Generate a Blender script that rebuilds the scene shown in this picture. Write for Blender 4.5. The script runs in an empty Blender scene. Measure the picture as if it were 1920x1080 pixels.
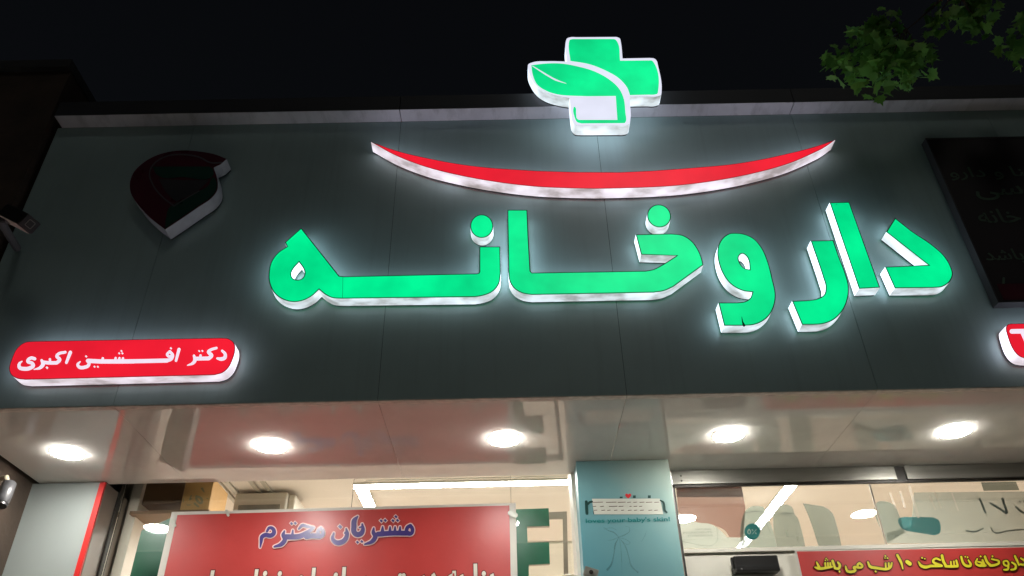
import bpy, bmesh, math, random
from mathutils import Vector, Matrix, noise
from mathutils.geometry import tessellate_polygon
R = math.radians
random.seed(7)
S = bpy.context.scene
COL = S.collection

# ------------------------------------------------------------------ camera
F = 1474.0                                   # focal length in pixels of a 1920 wide frame
CAM = Vector((0.0, -3.45, 1.6))
UP = Vector((-54, -2150, F)).normalized()    # zenith in image axes (right, down, forward)
NO = Vector((10, 1010, F)); NO = (NO - UP * NO.dot(UP)).normalized()
RI = NO.cross(UP)
if RI.x < 0: RI = -RI
cam = bpy.data.cameras.new('camera')
co = bpy.data.objects.new('camera', cam); COL.objects.link(co)
cam.sensor_width = 36.0; cam.lens = 36.0 * F / 1920.0
cam.clip_start = 0.05; cam.clip_end = 500
rot = Matrix(((RI.x, -RI.y, -RI.z), (NO.x, -NO.y, -NO.z), (UP.x, -UP.y, -UP.z)))
co.matrix_world = Matrix.Translation(CAM) @ rot.to_4x4()
S.camera = co

# ------------------------------------------------------------------ night sky, faint street light
SUN_EL, SUN_AZ = R(38), R(12)
w = bpy.data.worlds.new('World'); S.world = w; w.use_nodes = True
nt = w.node_tree; bg = nt.nodes['Background']
sky = nt.nodes.new('ShaderNodeTexSky'); sky.sky_type = 'NISHITA'; sky.sun_disc = False
sky.sun_elevation = SUN_EL; sky.sun_rotation = R(180) - SUN_AZ
hs = nt.nodes.new('ShaderNodeHueSaturation'); hs.inputs['Saturation'].default_value = .5
nt.links.new(sky.outputs[0], hs.inputs['Color']); nt.links.new(hs.outputs[0], bg.inputs[0]); bg.inputs[1].default_value = 0.0017
sl = bpy.data.lights.new('street_glow', 'SUN'); sl.energy = 0.062; sl.angle = R(12); sl.color = (1.0, 0.95, 0.92)
so = bpy.data.objects.new('street_glow', sl); COL.objects.link(so)
so.rotation_euler = (R(90) - SUN_EL, 0, SUN_AZ)
S.view_settings.view_transform = 'Standard'; S.view_settings.look = 'None'
S.view_settings.exposure = 0.0; S.view_settings.gamma = 1.0
S.cycles.max_bounces = 8; S.cycles.transparent_max_bounces = 16
S.cycles.sample_clamp_indirect = 4.0
S.cycles.use_denoising = True

# ------------------------------------------------------------------ helpers
def lin(c):
    return tuple(((v / 255) / 12.92 if v / 255 <= .04045 else ((v / 255 + .055) / 1.055) ** 2.4) for v in c)

def un(px, py, y=None, z=None, x=None):
    """point of the place seen at a pixel of the 1920x1080 photograph, on a plane y=, z= or x="""
    d = Vector((px - 960, py - 540, F)); d = Vector((d.dot(RI), d.dot(NO), d.dot(UP)))
    if y is not None: t = (y - CAM.y) / d.y
    elif z is not None: t = (z - CAM.z) / d.z
    else: t = (x - CAM.x) / d.x
    return CAM + d * t

def Z(ox, oy, s): return lambda x, y: (ox + x / s, oy + y / s)

def tag(o, label=None, cat=None, group=None, kind=None):
    if label: o['label'] = label
    if cat: o['category'] = cat
    if group: o['group'] = group
    if kind: o['kind'] = kind
    return o

def thing(name, label, cat, loc=(0, 0, 0), group=None):
    o = bpy.data.objects.new(name, None); COL.objects.link(o); o.location = loc
    o.empty_display_size = .1
    return tag(o, label, cat, group)

def wloc(o):
    v = Vector(o.location)
    while o.parent: o = o.parent; v += Vector(o.location)
    return v

class MB:
    def __init__(self): self.v = []; self.f = []; self.m = []; self.e = 0
    def add(self, vs, fs, mi=0):
        b = len(self.v); self.v += [Vector(p) for p in vs]
        self.f += [tuple(b + i for i in f) for f in fs]; self.m += [mi] * len(fs); return self
    def box(self, a, b, mi=0):
        (x0, y0, z0), (x1, y1, z1) = a, b
        return self.add([(x0, y0, z0), (x1, y0, z0), (x1, y1, z0), (x0, y1, z0), (x0, y0, z1), (x1, y0, z1), (x1, y1, z1), (x0, y1, z1)],
                        [(0, 3, 2, 1), (4, 5, 6, 7), (0, 1, 5, 4), (1, 2, 6, 5), (2, 3, 7, 6), (3, 0, 4, 7)], mi)
    def obox(self, c, ax, ay, az, mi=0):
        """box about c with half-axis vectors"""
        c, ax, ay, az = map(Vector, (c, ax, ay, az)); vs = []
        for k in (-1, 1):
            for s, t in ((-1, -1), (1, -1), (1, 1), (-1, 1)): vs.append(c + ax * s + ay * t + az * k)
        return self.add(vs, [(0, 3, 2, 1), (4, 5, 6, 7), (0, 1, 5, 4), (1, 2, 6, 5), (2, 3, 7, 6), (3, 0, 4, 7)], mi)
    def tube(self, pts, rad, n=8, mi=0, cap=True):
        pts = [Vector(p) for p in pts]
        rad = rad if isinstance(rad, (list, tuple)) else [rad] * len(pts)
        vs, fs = [], []
        for i, p in enumerate(pts):
            t = (pts[min(i + 1, len(pts) - 1)] - pts[max(i - 1, 0)]).normalized()
            a = t.orthogonal().normalized() if i == 0 else (a - t * a.dot(t)).normalized()
            b = t.cross(a)
            for k in range(n):
                an = 2 * math.pi * k / n; vs.append(p + (a * math.cos(an) + b * math.sin(an)) * rad[i])
        for i in range(len(pts) - 1):
            for k in range(n):
                fs.append((i * n + k, i * n + (k + 1) % n, (i + 1) * n + (k + 1) % n, (i + 1) * n + k))
        if cap: fs += [tuple(range(n))[::-1], tuple((len(pts) - 1) * n + k for k in range(n))]
        return self.add(vs, fs, mi)
    def lathe(self, c, axis, prof, n=32, mi=0):
        """profile [(radius, along axis)]"""
        c, axis = Vector(c), Vector(axis).normalized(); a = axis.orthogonal().normalized(); b = axis.cross(a)
        vs, fs = [], []
        for r, h in prof:
            for k in range(n):
                an = 2 * math.pi * k / n; vs.append(c + axis * h + (a * math.cos(an) + b * math.sin(an)) * r)
        for i in range(len(prof) - 1):
            for k in range(n):
                fs.append((i * n + k, i * n + (k + 1) % n, (i + 1) * n + (k + 1) % n, (i + 1) * n + k))
        if prof[0][0] > 1e-5: fs.append(tuple(range(n))[::-1])
        if prof[-1][0] > 1e-5: fs.append(tuple((len(prof) - 1) * n + k for k in range(n)))
        return self.add(vs, fs, mi)
    def build(self, name, mats, parent=None, recalc=True, smooth=False, bevel=0):
        off = wloc(parent) if parent else Vector((0, 0, 0))
        me = bpy.data.meshes.new(name)
        me.from_pydata([tuple(p - off) for p in self.v], [], self.f)
        mats = mats if isinstance(mats, (list, tuple)) else [mats]
        for m in mats: me.materials.append(m)
        me.polygons.foreach_set('material_index', self.m)
        if recalc:
            bm = bmesh.new(); bm.from_mesh(me)
            bmesh.ops.recalc_face_normals(bm, faces=bm.faces[:])
            bm.to_mesh(me); bm.free()
        if smooth: me.polygons.foreach_set('use_smooth', [True] * len(me.polygons))
        me.update()
        o = bpy.data.objects.new(name, me); COL.objects.link(o)
        if parent: o.parent = parent
        if bevel:
            b = o.modifiers.new('bevel', 'BEVEL'); b.width = bevel; b.segments = 2; b.limit_method = 'ANGLE'
        return o

def box(name, a, b, mat, parent=None, bevel=0): return MB().box(a, b).build(name, mat, parent, bevel=bevel)

def smooth(pts, closed=True, step=6):
    """dense outline: points are smooth, or corners when they carry a third entry"""
    P = [Vector((p[0], p[1])) for p in pts]; C = [len(p) > 2 for p in pts]; n = len(P); out = []
    def tan(i, seg, L):
        if C[i] or (not closed and i in (0, n - 1)): return seg * L
        a = P[i] - P[i - 1]; b = P[(i + 1) % n] - P[i]
        d = a.normalized() / max(a.length, 1e-6) ** .5 + b.normalized() / max(b.length, 1e-6) ** .5
        return (d.normalized() if d.length > 1e-6 else seg) * L
    for i in range(n if closed else n - 1):
        j = (i + 1) % n; s = P[j] - P[i]; L = s.length
        if L < 1e-6: continue
        u = s / L; t0, t1 = tan(i, u, L), tan(j, u, L)
        straight = (t0 - s).length < .03 * L and (t1 - s).length < .03 * L
        k = 1 if straight else max(2, min(16, int(L / step) + 1))
        for q in range(k):
            t = q / k; a, b = t * t * t, t * t
            out.append(P[i] * (2 * a - 3 * b + 1) + t0 * (a - 2 * b + t) + P[j] * (-2 * a + 3 * b) + t1 * (a - b))
    if not closed: out.append(P[-1])
    return out

def outline(pts, T, y, step=6):
    """traced outline -> list of (x, z) on the plane y"""
    return [Vector((q.x, q.z)) for q in (un(*T(p.x, p.y), y=y) for p in smooth(pts, True, step))]

def ellipse(cx, cy, rx, ry, n=40, rotd=0):
    c, s = math.cos(R(rotd)), math.sin(R(rotd))
    return [(cx + rx * math.cos(2 * math.pi * k / n) * c - ry * math.sin(2 * math.pi * k / n) * s,
             cy + rx * math.cos(2 * math.pi * k / n) * s + ry * math.sin(2 * math.pi * k / n) * c) for k in range(n)]

def fill(mb, loops, y, mi=0):
    vs = [Vector((p.x, y, p.y)) for l in loops for p in l]
    tr = tessellate_polygon([[Vector((p.x, p.y, 0)) for p in l] for l in loops])
    mb.add(vs, [tuple(t) for t in tr], mi); return mb

def walls(mb, loops, y0, y1, mi=0):
    for l in loops:
        n = len(l)
        mb.add([(p.x, y0, p.y) for p in l] + [(p.x, y1, p.y) for p in l],
               [(i, (i + 1) % n, n + (i + 1) % n, n + i) for i in range(n)], mi)
    return mb

def area(l): return sum(l[i - 1].x * l[i].y - l[i].x * l[i - 1].y for i in range(len(l))) / 2

def inset(l, d):
    s = 1 if area(l) > 0 else -1; n = len(l); out = []
    for i in range(n):
        a = (l[i] - l[i - 1]); b = (l[(i + 1) % n] - l[i])
        if a.length < 1e-7: a = b
        if b.length < 1e-7: b = a
        a = a.normalized(); b = b.normalized()
        na, nb = Vector((-a.y, a.x)), Vector((-b.y, b.x)); m = na + nb
        m = m / max(m.length_squared / 2, .35) if m.length > 1e-6 else na
        out.append(l[i] + m * d * s)
    return out

def strokes(mb, paths, T, y, grow=0, k=1.0, mi=0, dy=.00001):
    """pen strokes: [(points, width or widths)] in traced pixels, every piece a hair nearer than the last"""
    def P(q): p = un(q.x, q.y, y=y - mb.e * dy); return (p.x, y - mb.e * dy, p.z)
    def disc(c, r, n=12):
        mb.add([P(c + Vector((math.cos(2 * math.pi * i / n), math.sin(2 * math.pi * i / n))) * r) for i in range(n)], [tuple(range(n))], mi); mb.e += 1
    s0 = T(0, 0); s1 = T(1, 0); sc = abs(s1[0] - s0[0])
    for pts, wd in paths:
        wd = wd if isinstance(wd, (list, tuple)) else [wd] * len(pts)
        if len(pts) == 1:                                    # a diamond dot
            c = Vector(T(*pts[0])); r = (wd[0] * sc * .75 + grow) * k
            mb.add([P(c + Vector(v) * r) for v in ((1, .1), (.1, 1), (-1, -.1), (-.1, -1))], [(0, 1, 2, 3)], mi); mb.e += 1; continue
        Q = []; W = []
        sm = []
        for i in range(len(pts) - 1):
            seg = smooth([pts[max(i - 1, 0)], pts[i], pts[i + 1], pts[min(i + 2, len(pts) - 1)]], False, 1e9) if False else None
        dense = smooth(pts, False, 22 * sc if sc > .5 else 14)
        # widths follow by nearest traced point along the way
        acc = [0.0]
        for a, b in zip(pts, pts[1:]): acc.append(acc[-1] + math.dist(a[:2], b[:2]))
        d = [0.0]
        for a, b in zip(dense, dense[1:]): d.append(d[-1] + (b - a).length)
        for q, dd in zip(dense, d):
            t = dd / d[-1] * acc[-1]; i = 0
            while i < len(acc) - 2 and acc[i + 1] < t: i += 1
            u = (t - acc[i]) / max(acc[i + 1] - acc[i], 1e-6)
            W.append(((wd[i] * (1 - u) + wd[i + 1] * u) * sc / 2 + grow) * k); Q.append(Vector(T(q.x, q.y)))
        for i in range(len(Q) - 1):
            t = Q[i + 1] - Q[i]
            if t.length < 1e-6: continue
            t.normalize(); nn = Vector((-t.y, t.x))
            mb.add([P(Q[i] + nn * W[i]), P(Q[i + 1] + nn * W[i + 1]), P(Q[i + 1] - nn * W[i + 1]), P(Q[i] - nn * W[i])], [(0, 1, 2, 3)], mi); mb.e += 1
        for q, r in zip(Q, W): disc(q, r)
    return mb

def words(name, ws, y, m, parent, grow=0):
    for w_ in ws:
        mb = MB()
        for T, st in w_: strokes(mb, st, T, y, grow)
        mb.build(name, m, parent)

# ---- Persian text set with the joined letter forms
FORMS = {'ا': (0xFE8D, 2), 'ب': (0xFE8F, 4), 'ت': (0xFE95, 4), 'خ': (0xFEA5, 4), 'د': (0xFEA9, 2), 'ذ': (0xFEAB, 2), 'ر': (0xFEAD, 2),
         'ز': (0xFEAF, 2), 'س': (0xFEB1, 4), 'ش': (0xFEB5, 4), 'غ': (0xFECD, 4), 'ف': (0xFED1, 4), 'م': (0xFEE1, 4), 'ن': (0xFEE5, 4),
         'و': (0xFEED, 2), 'ه': (0xFEE9, 4), 'ی': (0xFBFC, 4)}
def shape_text(s):
    out = []
    for i, c in enumerate(s):
        if c not in FORMS: out.append(c); continue
        b, n = FORMS[c]
        pj = i > 0 and s[i - 1] in FORMS and FORMS[s[i - 1]][1] == 4
        nj = n == 4 and i + 1 < len(s) and s[i + 1] in FORMS
        out.append(chr(b + (3 if pj and nj else 1 if pj else 2 if nj else 0)))
    return ''.join(reversed(out))

def text(name, s, x0, x1, z0, z1, y, mat, parent, off=0.0, mirror=False, shear=0, slope=0.0, off_fit=None):
    """flat lettering fitted into a rectangle facing the street; off_fit = the offset the fit is measured at"""
    def mesh_of(o_):
        c = bpy.data.curves.new('t', 'FONT'); c.body = s; c.offset = o_; c.shear = shear; c.resolution_u = 6
        o = bpy.data.objects.new('t', c); COL.objects.link(o)
        me = bpy.data.meshes.new_from_object(o.evaluated_get(bpy.context.evaluated_depsgraph_get()))
        bpy.data.objects.remove(o); bpy.data.curves.remove(c); return me
    ref = mesh_of(off if off_fit is None else off_fit); me = mesh_of(off)
    xs = [v.co.x for v in ref.vertices]; ys = [v.co.y for v in ref.vertices]
    a, b, c_, d = min(xs), max(xs), min(ys), max(ys); ofs = wloc(parent)
    for v in me.vertices:
        u = (v.co.x - a) / (b - a)
        if mirror: u = 1 - u
        vv = (v.co.y - c_) / (d - c_); x = x0 + u * (x1 - x0)
        v.co = Vector((x, y, z0 + vv * (z1 - z0) + slope * (x - x0))) - ofs
    bm = bmesh.new(); bm.from_mesh(me)
    for f in bm.faces:
        f.normal_update()
        if f.normal.y > 0: f.normal_flip()
    bm.to_mesh(me); bm.free()
    me.materials.clear(); me.materials.append(mat); me.name = name
    o = bpy.data.objects.new(name, me); COL.objects.link(o); o.parent = parent; return o

def copy_tree(o, parent=None):
    c = o.copy(); COL.objects.link(c); c.parent = parent
    for ch in list(o.children): copy_tree(ch, c)
    return c

# ------------------------------------------------------------------ materials
def grime(m, stretch, amount, lo=.5, hi=.75):
    """rain streaks and dust over a painted surface"""
    t = m.node_tree; p = t.nodes['Principled BSDF']; N = t.nodes.new; L = t.links.new
    src = p.inputs['Base Color'].links[0].from_socket
    tc = N('ShaderNodeTexCoord'); mp = N('ShaderNodeMapping'); mp.inputs['Scale'].default_value = stretch; L(tc.outputs['Object'], mp.inputs[0])
    ns = N('ShaderNodeTexNoise'); ns.inputs['Scale'].default_value = 1.6; ns.inputs['Detail'].default_value = 9; ns.inputs['Roughness'].default_value = .65; L(mp.outputs[0], ns.inputs['Vector'])
    mr = N('ShaderNodeMapRange'); mr.inputs[1].default_value = lo; mr.inputs[2].default_value = hi; mr.inputs[3].default_value = 0; mr.inputs[4].default_value = amount; L(ns.outputs[0], mr.inputs[0])
    mx = N('ShaderNodeMix'); mx.data_type = 'RGBA'; mx.inputs[7].default_value = (.07, .06, .05, 1); L(mr.outputs[0], mx.inputs[0]); L(src, mx.inputs[6]); L(mx.outputs[2], p.inputs['Base Color'])
def nodes(name):
    m = bpy.data.materials.new(name); m.use_nodes = True
    t = m.node_tree; return m, t, t.nodes['Principled BSDF']

def mat(name, col, rough=.5, metal=0.0, var=.12, scale=6.0, coat=0.0, coat_rough=.05, spec=.5, bump=0.0, bscale=40.0, stretch=None, rvar=.1):
    """painted / plain surface with uneven tone, roughness and a little relief"""
    m, t, p = nodes(name); N = t.nodes.new; L = t.links.new
    c = lin(col)
    tc = N('ShaderNodeTexCoord'); mp = N('ShaderNodeMapping'); L(tc.outputs['Object'], mp.inputs[0])
    if stretch: mp.inputs['Scale'].default_value = stretch
    ns = N('ShaderNodeTexNoise'); ns.inputs['Scale'].default_value = scale; ns.inputs['Detail'].default_value = 6; L(mp.outputs[0], ns.inputs['Vector'])
    rp = N('ShaderNodeValToRGB'); rp.color_ramp.elements[0].position = .3; rp.color_ramp.elements[1].position = .7
    rp.color_ramp.elements[0].color = (*[v * (1 - var) for v in c], 1); rp.color_ramp.elements[1].color = (*[min(1, v * (1 + var)) for v in c], 1)
    L(ns.outputs[0], rp.inputs[0]); L(rp.outputs[0], p.inputs['Base Color'])
    mr = N('ShaderNodeMapRange'); mr.inputs[3].default_value = max(.02, rough - rvar); mr.inputs[4].default_value = min(1, rough + rvar)
    L(ns.outputs[0], mr.inputs[0]); L(mr.outputs[0], p.inputs['Roughness'])
    p.inputs['Metallic'].default_value = metal; p.inputs['Specular IOR Level'].default_value = spec
    p.inputs['Coat Weight'].default_value = coat; p.inputs['Coat Roughness'].default_value = coat_rough
    if bump:
        n2 = N('ShaderNodeTexNoise'); n2.inputs['Scale'].default_value = bscale; n2.inputs['Detail'].default_value = 4; L(mp.outputs[0], n2.inputs['Vector'])
        b = N('ShaderNodeBump'); b.inputs['Strength'].default_value = bump; b.inputs['Distance'].default_value = .01
        L(n2.outputs[0], b.inputs['Height']); L(b.outputs[0], p.inputs['Normal'])
    return m

def lit(name, col, strength=1.0, var=.06, scale=5.0, base=None, rough=.25, gloss=.4):
    """lit acrylic: uneven light of the lamps behind it"""
    m, t, p = nodes(name); N = t.nodes.new; L = t.links.new
    tc = N('ShaderNodeTexCoord'); ns = N('ShaderNodeTexNoise'); ns.inputs['Scale'].default_value = scale; ns.inputs['Detail'].default_value = 3
    L(tc.outputs['Object'], ns.inputs['Vector'])
    mr = N('ShaderNodeMapRange'); mr.inputs[1].default_value = .3; mr.inputs[2].default_value = .7
    mr.inputs[3].default_value = strength * (1 - var); mr.inputs[4].default_value = strength * (1 + var)
    L(ns.outputs[0], mr.inputs[0]); L(mr.outputs[0], p.inputs['Emission Strength'])
    p.inputs['Emission Color'].default_value = (*col, 1)
    p.inputs['Base Color'].default_value = (*(base or [v * .3 for v in col]), 1)
    p.inputs['Roughness'].default_value = rough; p.inputs['Specular IOR Level'].default_value = gloss
    return m

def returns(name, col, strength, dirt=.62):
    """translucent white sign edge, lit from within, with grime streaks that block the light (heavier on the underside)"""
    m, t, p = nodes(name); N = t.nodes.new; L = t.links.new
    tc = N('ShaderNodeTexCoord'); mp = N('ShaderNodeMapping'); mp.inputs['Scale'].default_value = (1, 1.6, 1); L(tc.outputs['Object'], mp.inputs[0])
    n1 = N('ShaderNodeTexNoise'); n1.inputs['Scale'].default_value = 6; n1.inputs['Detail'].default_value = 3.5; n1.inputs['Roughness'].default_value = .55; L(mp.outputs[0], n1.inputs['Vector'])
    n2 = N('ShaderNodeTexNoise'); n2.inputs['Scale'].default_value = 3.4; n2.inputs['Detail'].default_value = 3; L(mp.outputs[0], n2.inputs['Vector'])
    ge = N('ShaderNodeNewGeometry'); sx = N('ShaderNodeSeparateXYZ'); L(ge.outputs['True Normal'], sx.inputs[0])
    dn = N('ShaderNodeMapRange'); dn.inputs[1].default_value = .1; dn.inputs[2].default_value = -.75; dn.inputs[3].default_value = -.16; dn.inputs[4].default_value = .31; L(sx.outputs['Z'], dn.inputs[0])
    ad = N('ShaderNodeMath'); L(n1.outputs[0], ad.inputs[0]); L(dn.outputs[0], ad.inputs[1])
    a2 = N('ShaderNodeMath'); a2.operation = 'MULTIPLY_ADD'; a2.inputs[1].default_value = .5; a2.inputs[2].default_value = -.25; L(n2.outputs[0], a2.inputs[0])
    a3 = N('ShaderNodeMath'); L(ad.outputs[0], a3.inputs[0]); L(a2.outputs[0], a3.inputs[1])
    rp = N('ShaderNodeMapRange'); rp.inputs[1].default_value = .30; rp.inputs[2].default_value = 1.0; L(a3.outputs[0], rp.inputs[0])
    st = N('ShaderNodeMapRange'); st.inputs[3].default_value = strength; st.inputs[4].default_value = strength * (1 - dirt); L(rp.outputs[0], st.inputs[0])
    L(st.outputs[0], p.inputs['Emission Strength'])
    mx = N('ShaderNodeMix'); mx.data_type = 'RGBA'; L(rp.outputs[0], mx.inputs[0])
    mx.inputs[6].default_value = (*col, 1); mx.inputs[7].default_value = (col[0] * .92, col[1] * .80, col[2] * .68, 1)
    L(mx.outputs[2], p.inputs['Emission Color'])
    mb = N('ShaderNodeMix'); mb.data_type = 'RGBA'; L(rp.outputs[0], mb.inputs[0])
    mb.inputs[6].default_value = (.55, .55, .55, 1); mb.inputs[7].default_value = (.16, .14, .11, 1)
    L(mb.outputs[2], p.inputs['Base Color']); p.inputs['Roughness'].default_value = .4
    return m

def glass(name, tint=(.93, .96, .95), gl=1.0):
    m = bpy.data.materials.new(name); m.use_nodes = True; t = m.node_tree; t.nodes.clear(); N = t.nodes.new; L = t.links.new
    o = N('ShaderNodeOutputMaterial'); mx = N('ShaderNodeMixShader'); tr = N('ShaderNodeBsdfTransparent'); g = N('ShaderNodeBsdfGlossy')
    fr = N('ShaderNodeFresnel'); fr.inputs[0].default_value = 1.5; tr.inputs[0].default_value = (*tint, 1); g.inputs['Roughness'].default_value = .01
    g.inputs[0].default_value = (gl, gl, gl, 1)
    L(fr.outputs[0], mx.inputs[0]); L(tr.outputs[0], mx.inputs[1]); L(g.outputs[0], mx.inputs[2]); L(mx.outputs[0], o.inputs[0])
    return m

def film(name, col, alpha, rough=.4, thru=.5):
    m, t, p = nodes(name); N = t.nodes.new; L = t.links.new
    p.inputs['Base Color'].default_value = (*lin(col), 1); p.inputs['Roughness'].default_value = rough
    tl = N('ShaderNodeBsdfTranslucent'); tl.inputs[0].default_value = (*lin(col), 1); mx = N('ShaderNodeMixShader'); mx.inputs[0].default_value = thru
    tr = N('ShaderNodeBsdfTransparent'); m2 = N('ShaderNodeMixShader'); m2.inputs[0].default_value = alpha
    L(p.outputs[0], mx.inputs[1]); L(tl.outputs[0], mx.inputs[2]); L(tr.outputs[0], m2.inputs[1]); L(mx.outputs[0], m2.inputs[2]); L(m2.outputs[0], t.nodes['Material Output'].inputs[0])
    return m

M = {}
M['fascia'] = mat('grey_metallic_cladding', (164, 190, 186), .46, .1, .07, 2.5, coat=.3, coat_rough=.16, bump=.10, bscale=2.2, rvar=.06)
grime(M['fascia'], (13, 1, .5), .10)
M['gap'] = mat('dark_joint', (12, 12, 12), .9)
M['cap'] = mat('pale_cap_underside', (214, 212, 218), .5, 0, .10, 6); grime(M['cap'], (9, 3, 3), .35)
M['cap_front'] = mat('dark_cap_metal', (58, 60, 62), .5, .2, .15, 5)
M['soffit'] = mat('glossy_soffit_panel', (232, 228, 220), .8, 0, .05, 4, coat=1.0, coat_rough=.012, spec=.1, rvar=.05); M['soffit'].node_tree.nodes['Principled BSDF'].inputs['Coat IOR'].default_value = 1.6; grime(M['soffit'], (2, 1.2, 1), .12, .52, .72)
M['lip'] = mat('stained_edge_strip', (222, 212, 202), .6, 0, .22, 22, stretch=(1, 3, 3))
M['green'] = lit('lit_green_acrylic', (.0, .80, .27), 1.0, .2, 3.6, base=(.0, .03, .012))
M['dark_green'] = mat('dark_green_trim', (6, 96, 66), .4)
M['stain'] = mat('dark_green_stain', (16, 82, 20), .6)
M['red'] = lit('lit_red_acrylic', (.84, .013, .032), 1.0, .12, 3.2, base=(.05, .0, .004))
M['dark_red'] = mat('dark_red_trim', (110, 12, 26), .4)
M['white_lit'] = lit('lit_white_acrylic', (.82, .84, 1.0), .95, .06, 6, base=(.3, .3, .3))
M['pink_lit'] = lit('lit_white_lettering', (.90, .78, .92), 1.0, .05, 9, base=(.3, .3, .3))
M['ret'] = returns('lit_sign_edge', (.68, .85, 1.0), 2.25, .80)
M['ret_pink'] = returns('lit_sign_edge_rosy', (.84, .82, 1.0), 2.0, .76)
M['ret_dark'] = mat('unlit_sign_edge', (190, 190, 196), .45, 0, .15, 10)
M['rim'] = mat('dark_back_rim', (20, 24, 26), .6)
M['u_red'] = mat('unlit_maroon_acrylic', (88, 22, 42), .3, 0, .15)
M['u_green'] = mat('unlit_bottle_green_acrylic', (22, 74, 58), .3, 0, .15)
M['u_grey'] = mat('unlit_grey_acrylic', (66, 66, 68), .35, 0, .15)
M['u_line'] = mat('unlit_line', (104, 102, 105), .4)
M['board'] = mat('dark_board_print', (42, 31, 35), .5, 0, .3, 3)
M['board_txt'] = mat('dim_green_print', (84, 112, 92), .5, 0, .3)
M['black'] = mat('black_plastic', (24, 23, 22), .35)
M['plaster'] = mat('brown_render_wall', (74, 62, 52), .9, 0, .3, 4, bump=.5, bscale=30)
M['concrete'] = mat('dark_concrete', (60, 60, 60), .9, 0, .2, 5, bump=.3)
M['white_pan'] = mat('white_panel', (146, 153, 150), .4, 0, .05, 3, coat=.3, stretch=(1, 1, .3))
M['red_paint'] = mat('red_edge_paint', (196, 34, 30), .4)
M['side_pan'] = mat('grey_brown_panel', (128, 116, 106), .3, 0, .1, 4, coat=.5)
M['alu'] = mat('brushed_aluminium', (150, 148, 140), .35, .7, .12, 5, stretch=(.3, 1, 6))
M['ivory'] = mat('ivory_panel', (214, 210, 196), .45, 0, .05)
M['dark_frame'] = mat('dark_frame', (40, 36, 30), .4, .3)
M['pave'] = mat('pale_paving', (206, 200, 192), .7, 0, .15, 3, bump=.3)
M['asphalt'] = mat('asphalt', (58, 58, 60), .85, 0, .2, 20, bump=.6, bscale=200)
M['room'] = mat('warm_white_paint', (240, 226, 213), .8, 0, .03, 2)
M['lamp'] = lit('warm_white_lamp', (1.0, .97, .91), 175, 0, 2)
M['strip'] = lit('strip_lamp', (1.0, .96, .92), 108, 0, 2)
M['banner_red'] = mat('red_vinyl', (180, 52, 48), .45, 0, .10, 3, coat=.22, coat_rough=.34, bump=.5, bscale=3.5)
M['banner_white'] = mat('white_vinyl_margin', (206, 202, 192), .5, 0, .06)
M['ink_blue'] = mat('indigo_ink', (62, 48, 118), .4, 0, .1, coat=.3, coat_rough=.2)
M['ink_pale'] = mat('pale_pink_ink', (232, 200, 196), .4, 0, .05)
M['ink_cream'] = mat('cream_ink', (216, 212, 198), .4, 0, .05)
M['ink_maroon'] = mat('maroon_ink', (96, 18, 16), .4)
M['ink_yellow'] = mat('yellow_ink', (214, 204, 48), .4, 0, .08)
M['ink_brown'] = mat('dark_brown_ink', (84, 40, 8), .4)
M['teal_ink'] = mat('teal_ink', (26, 122, 122), .45)
M['dgreen_ink'] = mat('dark_green_ink', (20, 62, 58), .45)
M['heart'] = mat('red_heart', (200, 44, 48), .45)
M['tape'] = mat('pale_tape', (196, 198, 186), .4, 0, .05)
M['tape_line'] = mat('tape_line', (96, 74, 66), .5)
M['green_vinyl'] = mat('green_vinyl', (28, 104, 74), .35, 0, .12, 3, coat=.4)
M['grey_frame'] = mat('warm_grey_vinyl', (150, 136, 120), .5)
M['carton'] = mat('kraft_carton', (206, 160, 100), .7, 0, .08, 5)
M['carton_ink'] = mat('carton_print', (150, 138, 104), .7)
M['shelf'] = mat('dark_brown_board', (128, 98, 72), .6)
M['acwhite'] = mat('air_conditioner_plastic', (190, 180, 164), .45, 0, .04)
M['grey_metal'] = mat('galvanised_metal', (122, 122, 114), .5, .4, .2, 14)
M['glass'] = glass('clear_glass')
M['frost'] = film('frosted_film', (160, 164, 154), .80, .5)
M['bottle'] = film('bottle_print', (134, 138, 126), .95, .4)
M['bottle_dark'] = film('bottle_print_shade', (122, 124, 112), .95, .4)
M['brown_print'] = film('brown_print', (130, 100, 88), .96, .4)
M['brown_dark'] = film('brown_print_deep', (104, 78, 70), .96, .4)
M['grey_ink'] = mat('grey_ink', (96, 104, 98), .5)
M['cream'] = mat('cream_plastic', (170, 162, 138), .4)
M['bark'] = mat('bark', (84, 70, 56), .9, 0, .3, 12, bump=.8, bscale=30)
M['screw'] = mat('steel_screw', (150, 150, 150), .3, .9)

def leaf_material():
    m, t, p = nodes('green_leaf'); N = t.nodes.new; L = t.links.new
    oi = N('ShaderNodeNewGeometry'); rp = N('ShaderNodeValToRGB')
    rp.color_ramp.elements[0].color = (.10, .25, .05, 1); rp.color_ramp.elements[1].color = (.28, .54, .11, 1)
    L(oi.outputs['Random Per Island'], rp.inputs[0]); L(rp.outputs[0], p.inputs['Base Color'])
    p.inputs['Roughness'].default_value = .5
    tr = N('ShaderNodeBsdfTranslucent'); L(rp.outputs[0], tr.inputs[0]); mx = N('ShaderNodeMixShader'); mx.inputs[0].default_value = .35
    o = t.nodes['Material Output']; L(p.outputs[0], mx.inputs[1]); L(tr.outputs[0], mx.inputs[2]); L(mx.outputs[0], o.inputs[0])
    return m
M['leaf'] = leaf_material()

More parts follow.
